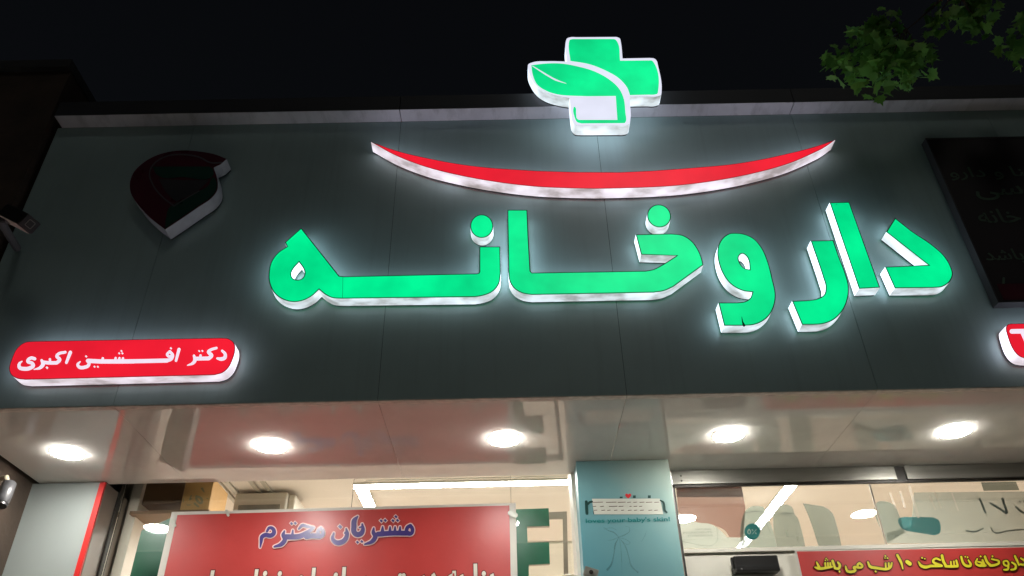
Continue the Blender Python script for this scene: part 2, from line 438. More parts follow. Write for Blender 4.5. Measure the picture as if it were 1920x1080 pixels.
def pillar_material():
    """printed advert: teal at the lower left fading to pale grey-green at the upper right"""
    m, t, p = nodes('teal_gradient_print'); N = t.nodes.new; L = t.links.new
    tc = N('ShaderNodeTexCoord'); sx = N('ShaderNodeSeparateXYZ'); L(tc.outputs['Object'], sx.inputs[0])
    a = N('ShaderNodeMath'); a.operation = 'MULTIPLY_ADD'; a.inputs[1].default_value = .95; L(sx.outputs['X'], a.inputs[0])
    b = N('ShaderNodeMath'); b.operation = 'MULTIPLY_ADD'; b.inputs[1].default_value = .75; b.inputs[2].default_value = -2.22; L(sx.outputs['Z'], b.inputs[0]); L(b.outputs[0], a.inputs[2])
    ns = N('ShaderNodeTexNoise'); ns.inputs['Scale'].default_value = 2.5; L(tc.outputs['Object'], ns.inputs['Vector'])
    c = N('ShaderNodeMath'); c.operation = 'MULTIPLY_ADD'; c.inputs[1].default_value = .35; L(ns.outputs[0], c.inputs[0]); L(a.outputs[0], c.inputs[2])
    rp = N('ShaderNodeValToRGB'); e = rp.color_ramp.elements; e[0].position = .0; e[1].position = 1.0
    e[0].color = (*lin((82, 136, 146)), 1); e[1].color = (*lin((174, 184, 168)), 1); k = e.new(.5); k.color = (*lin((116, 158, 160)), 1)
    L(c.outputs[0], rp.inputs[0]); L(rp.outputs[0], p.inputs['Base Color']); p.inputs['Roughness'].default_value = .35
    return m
M['pillar'] = pillar_material()

# ------------------------------------------------------------------ ground
ZB, ZT = 3.323, 5.237                        # fascia bottom and top
tag(MB().add([(-60, -4.6, 0), (60, -4.6, 0), (60, 60, 0), (-60, 60, 0)], [(0, 1, 2, 3)]).build('pavement', M['pave'], recalc=False), kind='structure')
tag(MB().box((-60, -4.78, -.13), (60, -4.602, .004)).build('kerb', M['concrete']), kind='structure')
tag(MB().add([(-60, -60, -.13), (60, -60, -.13), (60, -4.785, -.13), (-60, -4.785, -.13)], [(0, 1, 2, 3)]).build('road', M['asphalt'], recalc=False), kind='structure')

# ------------------------------------------------------------------ pharmacy building
bld = thing('pharmacy_building', 'pharmacy front with dark grey metal fascia and glossy lit soffit', 'building', (0, 1, 0))
XL, XR = -2.765, 6.66
J = [XL, -1.916, -.636, .575, 1.80, 3.015, 4.235, 5.45, XR]
g = .0011
for a, b in zip(J, J[1:]):
    box('fascia_panel', (a + g, 0, ZB), (b - g, .004, ZT - .001), M['fascia'], bld)
    box('soffit_panel', (a + g, .048, ZB - .002), (b - g, 1.03, ZB + .004), M['soffit'], bld)
    box('edge_strip', (a + g, .0045, ZB - .004), (b - g, .045, ZB + .003), M['lip'], bld)
box('backing_frame', (XL, .012, ZB + .01), (XR, .2, ZT), M['gap'], bld)
zc = un(750, 180, y=-.10).z
for a, b in zip((-2.74, -.632, 1.792, 4.2), (-.632, 1.792, 4.2, XR)):
    box('parapet_cap', (a + .002, -.10, ZT + .004), (b - .002, .30, zc), M['cap_front'], bld); box('cap_underside', (a + .002, -.099, ZT), (b - .002, -.001, ZT + .0035), M['cap'], bld)
box('roof_slab', (XL, .21, 4.3), (XR, 8, 4.5), M['concrete'], bld)
box('room_ceiling', (-2.35, 1.06, 3.60), (XR, 7.4, 3.68), M['room'], bld)
box('room_wall', (-2.4, 6.2, 0), (XR, 6.3, 3.6), M['room'], bld)
box('room_wall', (-2.36, 1.3, 0), (-2.30, 6.2, 3.6), M['room'], bld)
box('room_wall', (XR - .1, 1.1, 0), (XR, 6.2, 3.6), M['room'], bld)
box('room_floor', (-2.3, 1.06, .005), (XR - .1, 6.2, .02), M['pave'], bld)
box('side_wall', (XR + .002, 0, 0), (XR + .3, 8, ZT), M['concrete'], bld)

# neighbour
nb = thing('neighbour_building', 'dark brown rendered building left of the pharmacy fascia', 'building', (-6, 1, 0))
zt = un(60, 135, y=-.05).z
box('wall', (-12, -.05, 0), (XL - .035, 8, zt), M['plaster'], nb)
box('wall_coping', (-12, -.09, zt), (XL - .03, 8.0, zt + .07), M['concrete'], nb)

# ------------------------------------------------------------------ lit sign letters
def lightbox(name, label, cat, outer, holes, T, yf, yb, face, side, trim, group=None, tw=.005, extra=None, step=6):
    lo = [outline(outer, T, yf, step)] + [outline(h, T, yf, step) for h in holes]
    cx = sum(p.x for p in lo[0]) / len(lo[0]); cz = sum(p.y for p in lo[0]) / len(lo[0])
    r = thing(name, label, cat, (cx, yb, cz), group)
    fo = fill(MB(), lo, yf).build('face', face, r)
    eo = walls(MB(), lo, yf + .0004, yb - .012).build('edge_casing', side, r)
    lr = [inset(l, .003 if i == 0 else -.003) for i, l in enumerate(lo)]
    walls(MB(), lr, yb - .0121, yb).build('back_rim', M['rim'], eo)
    if trim:
        mb = MB()
        for i, l in enumerate(lo):
            q = inset(l, tw if i == 0 else -tw); n = len(l)
            mb.add([(p.x, yf - .0012, p.y) for p in l] + [(p.x, yf - .0012, p.y) for p in q], [(k, (k + 1) % n, n + (k + 1) % n, n + k) for k in range(n)])
        mb.build('trim', trim, fo)
    return r, lo

YF = -.08
A = Z(480, 360, 4); B = Z(900, 360, 4); D = Z(1320, 360, 4)
GR = 'green lit letters of the pharmacy sign'
c = 1
r1, _ = lightbox('sign_letter', 'leftmost green lit letter shape with a round looped end and long flat bar', 'sign letter',
    [(340, 270, c), (625, 630, c), (660, 634, c), (1655, 612, c), (1670, 608, c), (1675, 598, c), (1675, 410, c), (1832, 410, c), (1836, 610, c), (1822, 690), (1770, 750), (1700, 778), (1640, 788, c),
     (640, 800, c), (570, 794), (520, 770), (473, 732, c), (420, 780), (350, 815), (280, 825), (200, 805), (135, 755), (100, 680), (96, 610), (112, 530), (160, 460), (232, 410, c), (217, 378, c)],
    [[(323, 527, c), (358, 580), (365, 610), (350, 645), (310, 659), (275, 645), (266, 610), (285, 570)]], A, YF, 0, M['green'], M['ret'], M['dark_green'], GR)
lightbox('sign_letter', 'green lit letter shape with tall left upright, long base and hooked right end', 'sign letter',
    [(205, 135, c), (355, 135, c), (363, 330), (378, 592, c), (390, 606, c), (1240, 592, c), (1300, 580), (1360, 550), (1475, 478, c), (1208, 470, c), (1168, 319, c), (1440, 313, c), (1520, 325), (1590, 370),
     (1640, 440), (1664, 500), (1675, 548, c), (1450, 712, c), (1380, 742), (1300, 755, c), (390, 772, c), (320, 760), (258, 725), (222, 670), (213, 600, c)],
    [], B, YF, 0, M['green'], M['ret'], M['dark_green'], GR)
r3, _ = lightbox('sign_letter', 'green lit letter with a round head, small eye and tail bending left', 'sign letter',
    [(235, 308), (305, 317), (380, 355), (440, 430), (482, 530), (515, 660), (537, 770), (527, 850), (490, 925), (430, 975), (370, 997), (300, 1003, c), (150, 1003, c), (108, 830, c), (255, 829, c), (310, 820), (345, 795), (362, 752, c),
     (285, 739), (200, 690), (140, 610), (108, 520), (100, 450), (112, 390), (145, 340), (190, 312)],
    [[(285, 463), (318, 482), (337, 525), (342, 582, c), (300, 570), (268, 530), (260, 490)]], D, YF, 0, M['green'], M['ret'], M['dark_green'], GR)
lightbox('sign_letter', 'green lit curved letter left of the straight slanted bar, its foot bending left', 'sign letter',
    [(800, 366, c), (970, 362, c), (1010, 480), (1060, 610), (1085, 710), (1078, 800), (1040, 890), (970, 960), (890, 990), (820, 996, c), (735, 996, c), (660, 818, c), (770, 813, c), (850, 800), (900, 770), (912, 710), (893, 640), (850, 510)],
    [], D, YF, 0, M['green'], M['ret'], M['dark_green'], GR)
lightbox('sign_letter', 'green lit letter that is a straight slanted bar', 'sign letter',
    [(942, 80, c), (1090, 76, c), (1320, 718, c), (1162, 726, c)], [], D, YF, 0, M['green'], M['ret'], M['dark_green'], GR)
lightbox('sign_letter', 'rightmost green lit letter, an angle opening to the left', 'sign letter',
    [(1432, 195, c), (1550, 288), (1720, 405), (1800, 478), (1848, 555), (1865, 620), (1845, 670), (1790, 710), (1720, 719, c), (1430, 722, c), (1358, 562, c), (1682, 548, c), (1366, 300, c)],
    [], D, YF, 0, M['green'], M['ret'], M['dark_green'], GR)
lightbox('sign_dot', 'round green lit dot above the right end of the long flat letter bar', 'sign dot',
    ellipse(1693, 257, 86, 87), [], A, YF, 0, M['green'], M['ret'], M['dark_green'], 'round dots of the pharmacy sign')
lightbox('sign_dot', 'round green lit dot under the red crescent, above the hooked letter', 'sign dot',
    ellipse(1343, 180, 90, 84, rotd=25), [], B, YF, 0, M['green'], M['ret'], M['dark_green'], 'round dots of the pharmacy sign')

strokes(MB(), [([(652, 640), (648, 797)], 2.5)], A, YF - .0016).build('face_seam', M['dark_green'], r1)
strokes(MB(), [([(283, 935), (290, 975), (300, 1000)], [3, 10, 20])], D, YF - .0016).build('rust_stain', M['stain'], r3)

# crescent
E_ = Z(680, 240, 4)
lightbox('crescent_sign', 'long red lit crescent with white edge curving under the cross', 'sign',
    [(62, 104, c), (250, 170), (500, 230), (750, 275), (1000, 303), (1300, 322), (1600, 331), (1920, 333), (2160, 322), (2360, 308), (2560, 292), (2760, 273), (3060, 222), (3260, 176), (3410, 135), (3545, 88, c),
     (3460, 148), (3360, 198), (3210, 262), (2960, 334), (2660, 394), (2360, 432), (2060, 449), (1760, 456), (1600, 453), (1300, 440), (1000, 405), (700, 350), (450, 285), (230, 198)],
    [], E_, -.095, 0, M['red'], M['ret_pink'], M['dark_red'], tw=.003, step=10)

# cross with leaf
K = Z(960, 50, 4.909)
yb, yf = -.125, -.215
r, lo = lightbox('cross_sign', 'green lit pharmacy cross with a leaf, white bordered, on the parapet', 'sign',
    [(495, 140), (506, 110), (535, 98), (600, 97, c), (930, 95, c), (970, 97), (993, 110), (1001, 140), (1018, 293, c), (1270, 288, c), (1312, 295), (1334, 318), (1342, 350), (1377, 590), (1371, 625), (1335, 641), (1250, 643, c), (1080, 645, c), (1090, 850), (1080, 892), (1040, 907), (980, 908, c),
     (640, 910, c), (585, 903), (555, 870), (546, 820), (530, 655, c), (440, 640), (330, 608), (240, 555), (178, 472), (147, 385), (150, 348), (185, 330), (330, 318), (505, 321, c)],
    [], K, yf, yb, M['white_lit'], M['ret'], None)
gm = MB()
for reg in ([(555, 115), (600, 114, c), (910, 113, c), (950, 118), (969, 140), (995, 313, c), (1250, 311, c), (1290, 314), (1308, 335), (1345, 590), (1338, 616), (1310, 625), (1250, 626, c), (1086, 630, c), (1062, 565), (990, 480), (870, 408), (720, 348), (537, 315, c), (525, 145), (532, 122)],
            [(178, 355, c), (300, 340), (460, 340), (600, 365), (760, 412), (900, 490), (985, 570), (1025, 650), (1045, 800), (1050, 865), (1040, 884), (1010, 888, c), (640, 890, c), (598, 876), (576, 830), (568, 745), (574, 736), (583, 742), (590, 800), (600, 848), (615, 858, c), (970, 858, c), (955, 638, c), (700, 640, c), (560, 636), (430, 625), (320, 592), (230, 530), (190, 440)]):
    fill(gm, [outline(reg, K, yf - .002, 8)], yf - .002)
gp = gm.build('green_panel', M['green'], r)
strokes(MB(), [([(190, 363), (300, 432), (400, 488), (500, 523)], [6, 13, 15, 3])], K, yf - .003).build('leaf_vein', M['white_lit'], gp)
box('mounting_bracket', (un(1080, 240, y=-.1).x, yb + .001, ZT - .03), (un(1160, 240, y=-.1).x, -.101, ZT + .04), M['rim'], r)
box('mounting_bracket', (un(1085, 240, y=-.1).x, yb + .001, ZT + .2), (un(1155, 240, y=-.1).x, .1, ZT + .24), M['rim'], r)

# left name sign
G_ = Z(0, 590, 4)
r, lo = lightbox('name_sign', 'red lit pill shaped sign with white Persian lettering at lower left', 'sign',
    [(260, 200, c), (1660, 175, c), (1720, 183), (1757, 215), (1763, 270), (1745, 335), (1715, 395), (1670, 435), (1610, 453, c), (190, 488, c), (125, 478), (85, 452), (70, 415), (88, 335), (130, 252), (190, 208)],
    [], G_, -.08, 0, M['red'], M['ret_pink'], M['dark_red'], tw=.003)
T1 = Z(10, 640, 8); T2 = Z(220, 630, 8)
akb = [([(440, 262), (385, 250), (335, 300), (400, 328), (418, 362), (370, 400), (285, 412), (212, 390), (210, 335), (250, 300)], [50, 48, 46, 52, 56, 58, 58, 56, 42, 18]),
    ([(545, 285), (565, 340), (530, 390), (430, 422)], [40, 60, 50, 14]), ([(560, 312), (650, 322), (770, 322)], 52), ([(668, 268), (672, 315)], 36), ([(625, 395)], [30]),
    ([(770, 322), (815, 275), (772, 222), (792, 192), (900, 162)], [52, 52, 48, 44, 40]), ([(975, 165), (915, 320)], [52, 40])]
afs1 = [([(1122, 305), (1085, 350), (1112, 388), (1182, 390), (1245, 362), (1258, 300)], [20, 42, 50, 52, 50, 46]), ([(1212, 226)], [26]),
    ([(1240, 292), (1430, 302), (1650, 302), (1930, 300)], 64), ([(1462, 255), (1455, 300)], 38), ([(1655, 250), (1642, 300)], 36), ([(1712, 252), (1700, 300)], 36), ([(1765, 254), (1755, 300)], 36),
    ([(1742, 145)], [24]), ([(1708, 180)], [24]), ([(1756, 180)], [24]), ([(1338, 380)], [24]), ([(1388, 382)], [24])]
afs2 = [([(0, 382), (400, 376), (745, 368)], 62), ([(785, 232), (828, 285), (812, 340), (745, 368)], [40, 48, 48, 56]), ([(790, 232), (748, 280), (770, 306), (815, 300)], 40), ([(804, 185)], [26]),
    ([(925, 200), (880, 370)], [48, 38])]
dok = [([(1150, 295), (1165, 360), (1140, 402), (1052, 440)], [38, 54, 48, 16]), ([(1165, 340), (1370, 336)], 58), ([(1248, 292), (1246, 340)], 38), ([(1228, 226)], [24]), ([(1276, 224)], [24]),
    ([(1370, 336), (1412, 292), (1366, 236), (1396, 210), (1486, 180)], [58, 56, 48, 44, 38]), ([(1572, 222), (1618, 272), (1608, 328), (1555, 345), (1500, 336)], [36, 46, 56, 56, 34])]
words('lettering', [[(T1, akb)], [(T1, afs1), (T2, afs2)], [(T2, dok)]], -.0816, M['pink_lit'], r)

# right edge sign
H_ = Z(1850, 590, 9)
r, lo = lightbox('letter_sign', 'red lit sign at the right edge beginning with a white T', 'sign',
    [(400, 155), (350, 172), (325, 210), (325, 260), (345, 340), (440, 580), (500, 660), (580, 718), (660, 738), (760, 745, c), (4500, 690, c), (4620, 640), (4650, 560), (4500, 260), (4400, 140), (4200, 100, c), (480, 152, c)],
    [], H_, -.08, 0, M['red'], M['ret_pink'], M['dark_red'], tw=.003)
strokes(MB(), [([(425, 282), (1010, 272)], 78), ([(625, 300), (760, 600)], 110)], H_, -.0816).build('lettering', M['pink_lit'], r)

# unlit leaf logo, left
U = Z(200, 240, 4.911)
r, lo = lightbox('leaf_logo_sign', 'unlit dark leaf shaped sign in maroon and green on the left of the fascia', 'sign',
    [(538, 935, c), (400, 825), (285, 700), (222, 595), (215, 500), (248, 410), (325, 330), (430, 265), (560, 222), (700, 206), (850, 216), (1000, 244), (1105, 285, c), (1050, 335, c), (985, 365, c), (1018, 470), (1018, 570), (970, 640), (850, 725), (690, 835)],
    [], U, -.10, 0, M['u_red'], M['ret_dark'], None)
yq = -.102
fill(MB(), [outline([(538, 925, c), (545, 830), (575, 735), (640, 690, c), (800, 605), (935, 530), (985, 455), (1005, 480), (1005, 570), (960, 634), (840, 715)], U, yq)], yq).build('green_panel', M['u_green'], r)
fill(MB(), [outline([(425, 355, c), (940, 355, c), (975, 375), (985, 430, c), (960, 455), (700, 452), (500, 452), (445, 410)], U, yq)], yq).build('green_panel', M['u_green'], r)
fill(MB(), [outline([(480, 470, c), (700, 480), (945, 478, c), (860, 560), (640, 680, c), (545, 590)], U, yq)], yq).build('grey_panel', M['u_grey'], r)
strokes(MB(), [([(1060, 318), (960, 320), (850, 268), (700, 245), (560, 258), (440, 325), (395, 410), (430, 530), (520, 640), (620, 718)], 15), ([(620, 718), (720, 655), (850, 580)], 12)], U, yq - .001).build('inner_line', M['u_line'], r)

# dark unlit board at right
bt = thing('notice_board', 'unlit dark board with faint green lettering at the right end of the fascia', 'notice board', (2.9, 0, 4.3))
yb_ = -.05
q = [un(1738, 262, y=yb_), un(1872, 566, y=yb_)]
x0, x1 = 2.42, 4.1; z1 = q[0].z; z0 = q[1].z
x0 = (q[0].x + q[1].x) / 2
box('board_panel', (x0, yb_, z0), (x1, -.001, z1), M['board'], bt)
mb = MB(); fw = .008
mb.box((x0 - fw, yb_ - .006, z0 - fw), (x0, -.001, z1 + fw)); mb.box((x0, yb_ - .006, z0 - fw), (x1, -.001, z0)); mb.box((x0, yb_ - .006, z1), (x1, -.001, z1 + fw))
mb.build('board_frame', M['u_grey'], bt)
for s, xa, xb, ya in (('فنا و دارو', 1785, 1935, 325), ('سی', 1835, 1912, 362), ('خانه', 1838, 1905, 405), ('باشد', 1852, 1912, 480)):
    a = un(xa, ya + 14, y=yb_); b = un(xb, ya - 14, y=yb_)
    text('lettering', shape_text(s), a.x, b.x, a.z, b.z, yb_ - .0015, M['board_txt'], bt, .012)
a, b = un(1880, 548, y=yb_), un(1960, 518, y=yb_)
strokes(MB(), [([(1882, 522), (1884, 540), (1900, 545), (1940, 542)], 5)], Z(0, 0, 1), yb_ - .0015).build('lettering', M['board_txt'], bt)
box('red_strip', (x0 + .03, yb_ - .002, z0 + .01), (x1 - .02, yb_ - .0005, z0 + .11), M['u_red'], bt)

# ------------------------------------------------------------------ downlights in the soffit
def downlight(x, y, label):
    r = thing('downlight', label, 'downlight', (x, y, ZB - .002), 'round downlights in the soffit')
    MB().lathe((x, y, ZB - .002), (0, 0, -1), [(.0855, 0), (.086, .004), (.0845, .005), (.0828, .005), (.0828, .001)], 40).build('bezel', M['ivory'], r, smooth=True)
    MB().lathe((x, y, ZB - .0022), (0, 0, -1), [(.0825, .0), (.0825, .007), (.076, .0105), (.04, .013), (.004, .0138)], 40).build('diffuser', M['lamp'], r, smooth=True)
    return r
DL = [((127, 848), 'round warm downlight above the white pillar, leftmost of the five'), ((508, 835), 'round warm downlight above the left part of the large red banner'),
      ((945, 822), 'round warm downlight above the right end of the large red banner'), ((1366, 814), 'round warm downlight above the black box by the teal pillar'), ((1790, 807), 'round warm downlight above the yellow lettered banner, rightmost')]
d0 = None
for (px, py), lb in DL:
    p = un(px, py, z=ZB)
    if d0 is None: d0 = downlight(p.x, p.y, lb)
    else:
        d = copy_tree(d0); d.location = (p.x, p.y, ZB - .002); d['label'] = lb

# ------------------------------------------------------------------ left pillar and side wall
wp = thing('white_pillar', 'white clad pillar with a red edge at the far left under the soffit', 'pillar', (-2.6, 1.05, 0))
xp = un(200, 903, z=ZB).x
box('cladding', (XL - .04, .985, 0), (xp - .035, 1.3, ZB - .006), M['white_pan'], wp)
box('red_edge', (xp - .033, .982, 0), (xp - .002, .998, ZB - .006), M['red_paint'], wp); box('side_cladding', (xp - .034, .999, 0), (xp, 1.3, ZB - .006), M['side_pan'], wp)
box('top_shadow_gap', (XL - .03, .99, ZB - .005), (xp, 1.3, ZB - .003), M['gap'], wp)

# ------------------------------------------------------------------ shop window behind the large banner
win = thing('shop_window', 'tall clear shop window between the white and teal pillars', 'window', (-1, 1.19, 0))
YG = 1.19
xw = un(1075, 900, y=YG).x; xl = un(222, 915, y=YG).x
box('pane', (xl + .04, YG, .1), (-.96, YG + .008, 3.497), M['glass'], win)
box('pane', (-.957, YG, .1), (.0, YG + .008, 3.497), M['glass'], win)
box('pane', (.003, YG, .1), (xw - .03, YG + .008, 3.497), M['glass'], win)
box('frame', (xl, YG - .03, 0), (xl + .036, YG + .03, 3.497), M['dark_frame'], win, .003)
box('frame', (xw - .028, YG - .19, 0), (xw, YG + .03, 3.497), M['ivory'], win, .003)
box('pane_joint', (-.9595, YG - .002, .1), (-.9575, YG + .010, 3.496), M['gap'], win)
box('pane_joint', (.0005, YG - .002, .1), (.0025, YG + .010, 3.496), M['gap'], win)
box('sill', (xl + .04, YG - .05, 0), (xw - .03, YG + .03, .098), M['alu'], win)
box('recess_panel', (-2.36, 1.032, 3.498), (XR - .1, 1.25, 3.52), M['room'], bld)

# inside: partition at the left, carton on a shelf, air conditioner, lamps
YB = 1.15
sw = thing('display_cabinet', 'tall grey brown cabinet just inside the left end of the shop window', 'cabinet', (-2.0, 1.4, 0))
p0 = un(222, 910, y=1.35); p1 = un(345, 908, y=1.35)
box('side_panel', (p0.x, 1.35, 0), (p1.x - .25, 1.39, 3.58), M['acwhite'], sw)
box('top_panel', (p1.x - .25, 1.34, un(300, 945, y=1.34).z), (p1.x + .01, 1.7, 3.58), M['shelf'], sw)
box('shelf', (p1.x - .25, 1.25, un(300, 957, y=1.25).z - .02), (un(392, 955, y=1.25).x, 1.6, un(300, 957, y=1.25).z), M['shelf'], sw)
cz = un(345, 957, y=1.25).z
cb = thing('cardboard_box', 'brown printed cardboard box on the shelf behind the window glass', 'box', (-1.6, 1.35, cz))
a = un(338, 950, y=1.27); b = un(400, 908, y=1.27)
cbo = box('carton', (a.x, 1.27, cz + .001), (b.x, 1.55, b.z + .04), M['carton'], cb, .004)
CB = Z(220, 890, 7.385)
pr_ = [([(1095, 300), (1160, 330), (1165, 390), (1100, 350), (1095, 300)], 34), ([(1070, 400), (1120, 440)], 30)], [([(1165, 190), (1200, 235)], 22), ([(1180, 185), (1190, 215)], 20)], [([(1025, 290), (1000, 345)], 18), ([(1030, 330), (1010, 348)], 16)], [([(915, 335), (912, 375)], 14)], [([(1240, 330), (1258, 332)], 12)], [([(960, 410), (1020, 415)], 8)], [([(965, 425), (1010, 430)], 8)]
words('print', [[(CB, q)] for q in pr_], 1.268, M['carton_ink'], cbo)
ac = thing('air_conditioner', 'wall mounted white air conditioner seen above the banner', 'air conditioner', (-1.0, 2.0, 3.2))
a = un(437, 948, y=1.9); b = un(540, 922, y=1.9); b2 = un(588, 935, y=2.15)
box('body', (a.x, 1.9, a.z - .05), (b.x, 2.2, b.z), M['acwhite'], ac, .012)
box('louvre', (a.x + .04, 1.893, a.z - .035), (b.x - .04, 1.8995, a.z + .0), M['grey_metal'], ac)
box('end_cap', (b.x + .001, 1.93, a.z - .05), (b.x + .05, 2.2, b.z - .01), M['acwhite'], ac, .01)
pf = un(676, 913, z=3.585); pr = un(1485, 908, z=3.585); ring = [(pf.x, pf.y), (pr.x, pf.y), (pr.x, 5.6), (pf.x, 5.6)]  # deep and rear runs are out of sight, added to brighten the room
rg = thing('strip_light', 'bright rectangular ring of white strip lights on the shop ceiling behind the glass, unseen deep and rear runs added', 'ceiling light', (pf.x, pf.y, 3.585))
hwid = .045
for k in range(4):
    (ax, ay), (bx_, by) = ring[k], ring[(k + 1) % 4]
    x0_, x1_ = min(ax, bx_), max(ax, bx_); y0_, y1_ = min(ay, by), max(ay, by)
    if k % 2 == 0: x0_ -= hwid; x1_ += hwid; y0_ -= hwid; y1_ += hwid
    else: x0_ -= hwid; x1_ += hwid; y0_ += hwid + .001; y1_ -= hwid + .001
    h = box('housing', (x0_, y0_, 3.585), (x1_, y1_, 3.5995), M['ivory'], rg)
    MB().add([(x0_ + .004, y0_ + .004, 3.5835), (x0_ + .004, y1_ - .004, 3.5835), (x1_ - .004, y1_ - .004, 3.5835), (x1_ - .004, y0_ + .004, 3.5835)], [(0, 1, 2, 3)]).build('diffuser', M['strip'], h, recalc=False)
MB().obox((.2, 3.9, 3.588), (1.6, 0, 0), (0, .6, 0), (0, 0, .008)).build('ceiling_panel', M['ivory'], bld)
# pelmet lines of the inner ceiling
for y_ in (1.72, 1.78): box('ceiling_groove', (-1.0, y_, 3.596), (.9, y_ + .012, 3.5995), M['acwhite'], bld)
for k, px in enumerate((408, 425, 470, 492)):
    a = un(px, 905, z=3.6); box('ceiling_rail', (a.x, 1.2, 3.585), (a.x + .03, 3.2, 3.5995), M['acwhite'], bld)

# ------------------------------------------------------------------ large banner
def P(px, py): return un(px, py, y=YB)
bn = thing('red_banner', 'large red banner with indigo and cream Persian lines taped on the window', 'banner', (P(640, 1000).x, YB, P(640, 1000).z))
tl, tr = P(322, 960), P(967, 943); ZLOW = 1.75
nx, nz = 40, 16
def sheet(mb, xa, xb, za, zb, za2, y, amp=.0022, seed=0):
    vs, fs = [], []
    for j in range(nz + 1):
        for i in range(nx + 1):
            u, v = i / nx, j / nz; x = xa + (xb - xa) * u; zt_ = za + (za2 - za) * u; z = zt_ + (zb - zt_) * v
            vs.append((x, y + amp * noise.noise(Vector((x * 2.2, z * 2.2, 3.7 + seed))), z))
    for j in range(nz):
        for i in range(nx):
            k = j * (nx + 1) + i; fs.append((k, k + nx + 1, k + nx + 2, k + 1))
    return mb.add(vs, fs)
sheet(MB(), tl.x, tr.x, tl.z, ZLOW, tr.z, YB).build('margin_sheet', M['banner_white'], bn, False, True)
rl, rr = P(333, 966), P(955, 948)
sheet(MB(), rl.x, rr.x, rl.z, ZLOW + .02, rr.z, YB - .003).build('red_field', M['banner_red'], bn, False, True)
C3 = Z(470, 950, 11.294); C4 = Z(620, 950, 11.294)
b3 = [([(345, 522), (400, 448), (470, 468), (492, 555), (430, 608), (310, 598), (240, 640), (222, 740), (200, 860)], [50, 64, 78, 88, 92, 92, 84, 64, 26]),
      ([(1490, 458), (1532, 530), (1500, 625), (1432, 600), (1442, 500), (1490, 458)], 70), ([(1460, 622), (1300, 618), (1180, 630)], 112),
      ([(1335, 442), (1210, 422), (1092, 400), (1020, 470)], [46, 64, 70, 40]), ([(1310, 470), (1180, 560), (1040, 625), (880, 640), (740, 640)], [60, 100, 112, 112, 116]),
      ([(892, 500), (884, 600)], [34, 60]), ([(716, 515), (690, 600), (725, 690), (655, 790), (500, 848)], [34, 84, 96, 92, 40]), ([(866, 358)], [46]), ([(945, 350)], [46])]
b4 = [([(66, 560), (42, 680), (110, 755), (205, 760), (300, 700), (348, 570), (330, 470)], [36, 76, 100, 108, 100, 84, 40]), ([(300, 560), (340, 520)], 40), ([(200, 425)], [62]),
      ([(572, 205), (500, 300), (492, 420), (500, 545), (560, 590), (640, 570), (682, 490), (668, 370)], [30, 110, 112, 112, 112, 108, 88, 40]), ([(612, 440), (680, 420)], 34), ([(568, 752)], [46]), ([(660, 738)], [46]),
      ([(1688, 402), (1732, 480), (1700, 570), (1620, 560), (1628, 440), (1688, 402)], 78), ([(1640, 560), (1300, 560), (1000, 582)], 104),
      ([(1470, 430), (1462, 540)], [36, 76]), ([(1365, 430), (1360, 540)], [36, 76]), ([(1258, 430), (1255, 540)], [36, 76]), ([(1100, 428), (1095, 545)], [36, 90]),
      ([(912, 455), (905, 550), (945, 620), (890, 725), (722, 795)], [36, 84, 100, 92, 34]), ([(1382, 212)], [48]), ([(1320, 296)], [48]), ([(1416, 290)], [48]), ([(1070, 300)], [48]), ([(1156, 290)], [48])]
words('pale_outline', [[(C3, b3)], [(C4, b4)]], YB - .0056, M['ink_pale'], bn, 2.0)
words('indigo_lettering', [[(C3, b3)], [(C4, b4)]], YB - .0082, M['ink_blue'], bn)
a, b = P(345, 1124), P(928, 1052)
zb_, zt2 = P(640, 1128).z, P(640, 1064).z
L2 = shape_text('بنا به دستور سازمان غذا و دارو')
sl2 = (P(928, 1060).z - P(345, 1075).z) / (P(928, 1060).x - P(345, 1075).x)
zb_ -= sl2 * (P(640, 1060).x - a.x); zt2 -= sl2 * (P(640, 1060).x - a.x)
text('maroon_outline', L2, a.x, b.x, zb_, zt2, YB - .0062, M['ink_maroon'], bn, .062, slope=sl2, off_fit=.03)
text('cream_lettering', L2, a.x, b.x, zb_, zt2, YB - .0075, M['ink_cream'], bn, .03, slope=sl2, off_fit=.03)
tp = Z(0, 0, 1)
strokes(MB(), [([(322, 975), (327, 985)], 7), ([(425, 958), (428, 966)], 5), ([(957, 962), (966, 966)], 10)], tp, YB - .012).build('clear_tape', M['tape'], bn)

# ------------------------------------------------------------------ big window letters
def vinyl(name, label, pts, T, y, m, th=.02, cat='window letter'):
    l = outline(pts, T, y, 1e9); r = thing(name, label, cat, (l[0].x, y + th, l[0].y))
    fill(MB(), [l], y).build('face', m, r); walls(MB(), [l], y + .0004, y + th).build('edge', M['grey_frame'], r); return r
Q = Z(940, 930, 7.2)
vinyl('window_letter', 'large dark green letter E behind the window, right of the red banner',
      [(170, 180, c), (638, 165, c), (652, 405, c), (345, 412, c), (355, 632, c), (645, 622, c), (655, 915, c), (370, 930, c), (372, 1330, c), (655, 1320, c), (660, 1560, c), (170, 1560, c)], Q, 1.21, M['green_vinyl'], .03)
vinyl('window_letter', 'warm grey angular outline letter right of the large green E',
      [(645, 218, c), (885, 208, c), (912, 1400, c), (850, 1400, c), (828, 305, c), (648, 310, c)], Q, 1.215, M['grey_frame'], .012)
vinyl('window_letter', 'dark green upright letter showing left of the red banner',
      [(1060, 540, c), (1290, 440, c), (1290, 1300, c), (940, 1300, c), (975, 880, c)], Z(0, 860, 4), 1.21, M['green_vinyl'], .03)

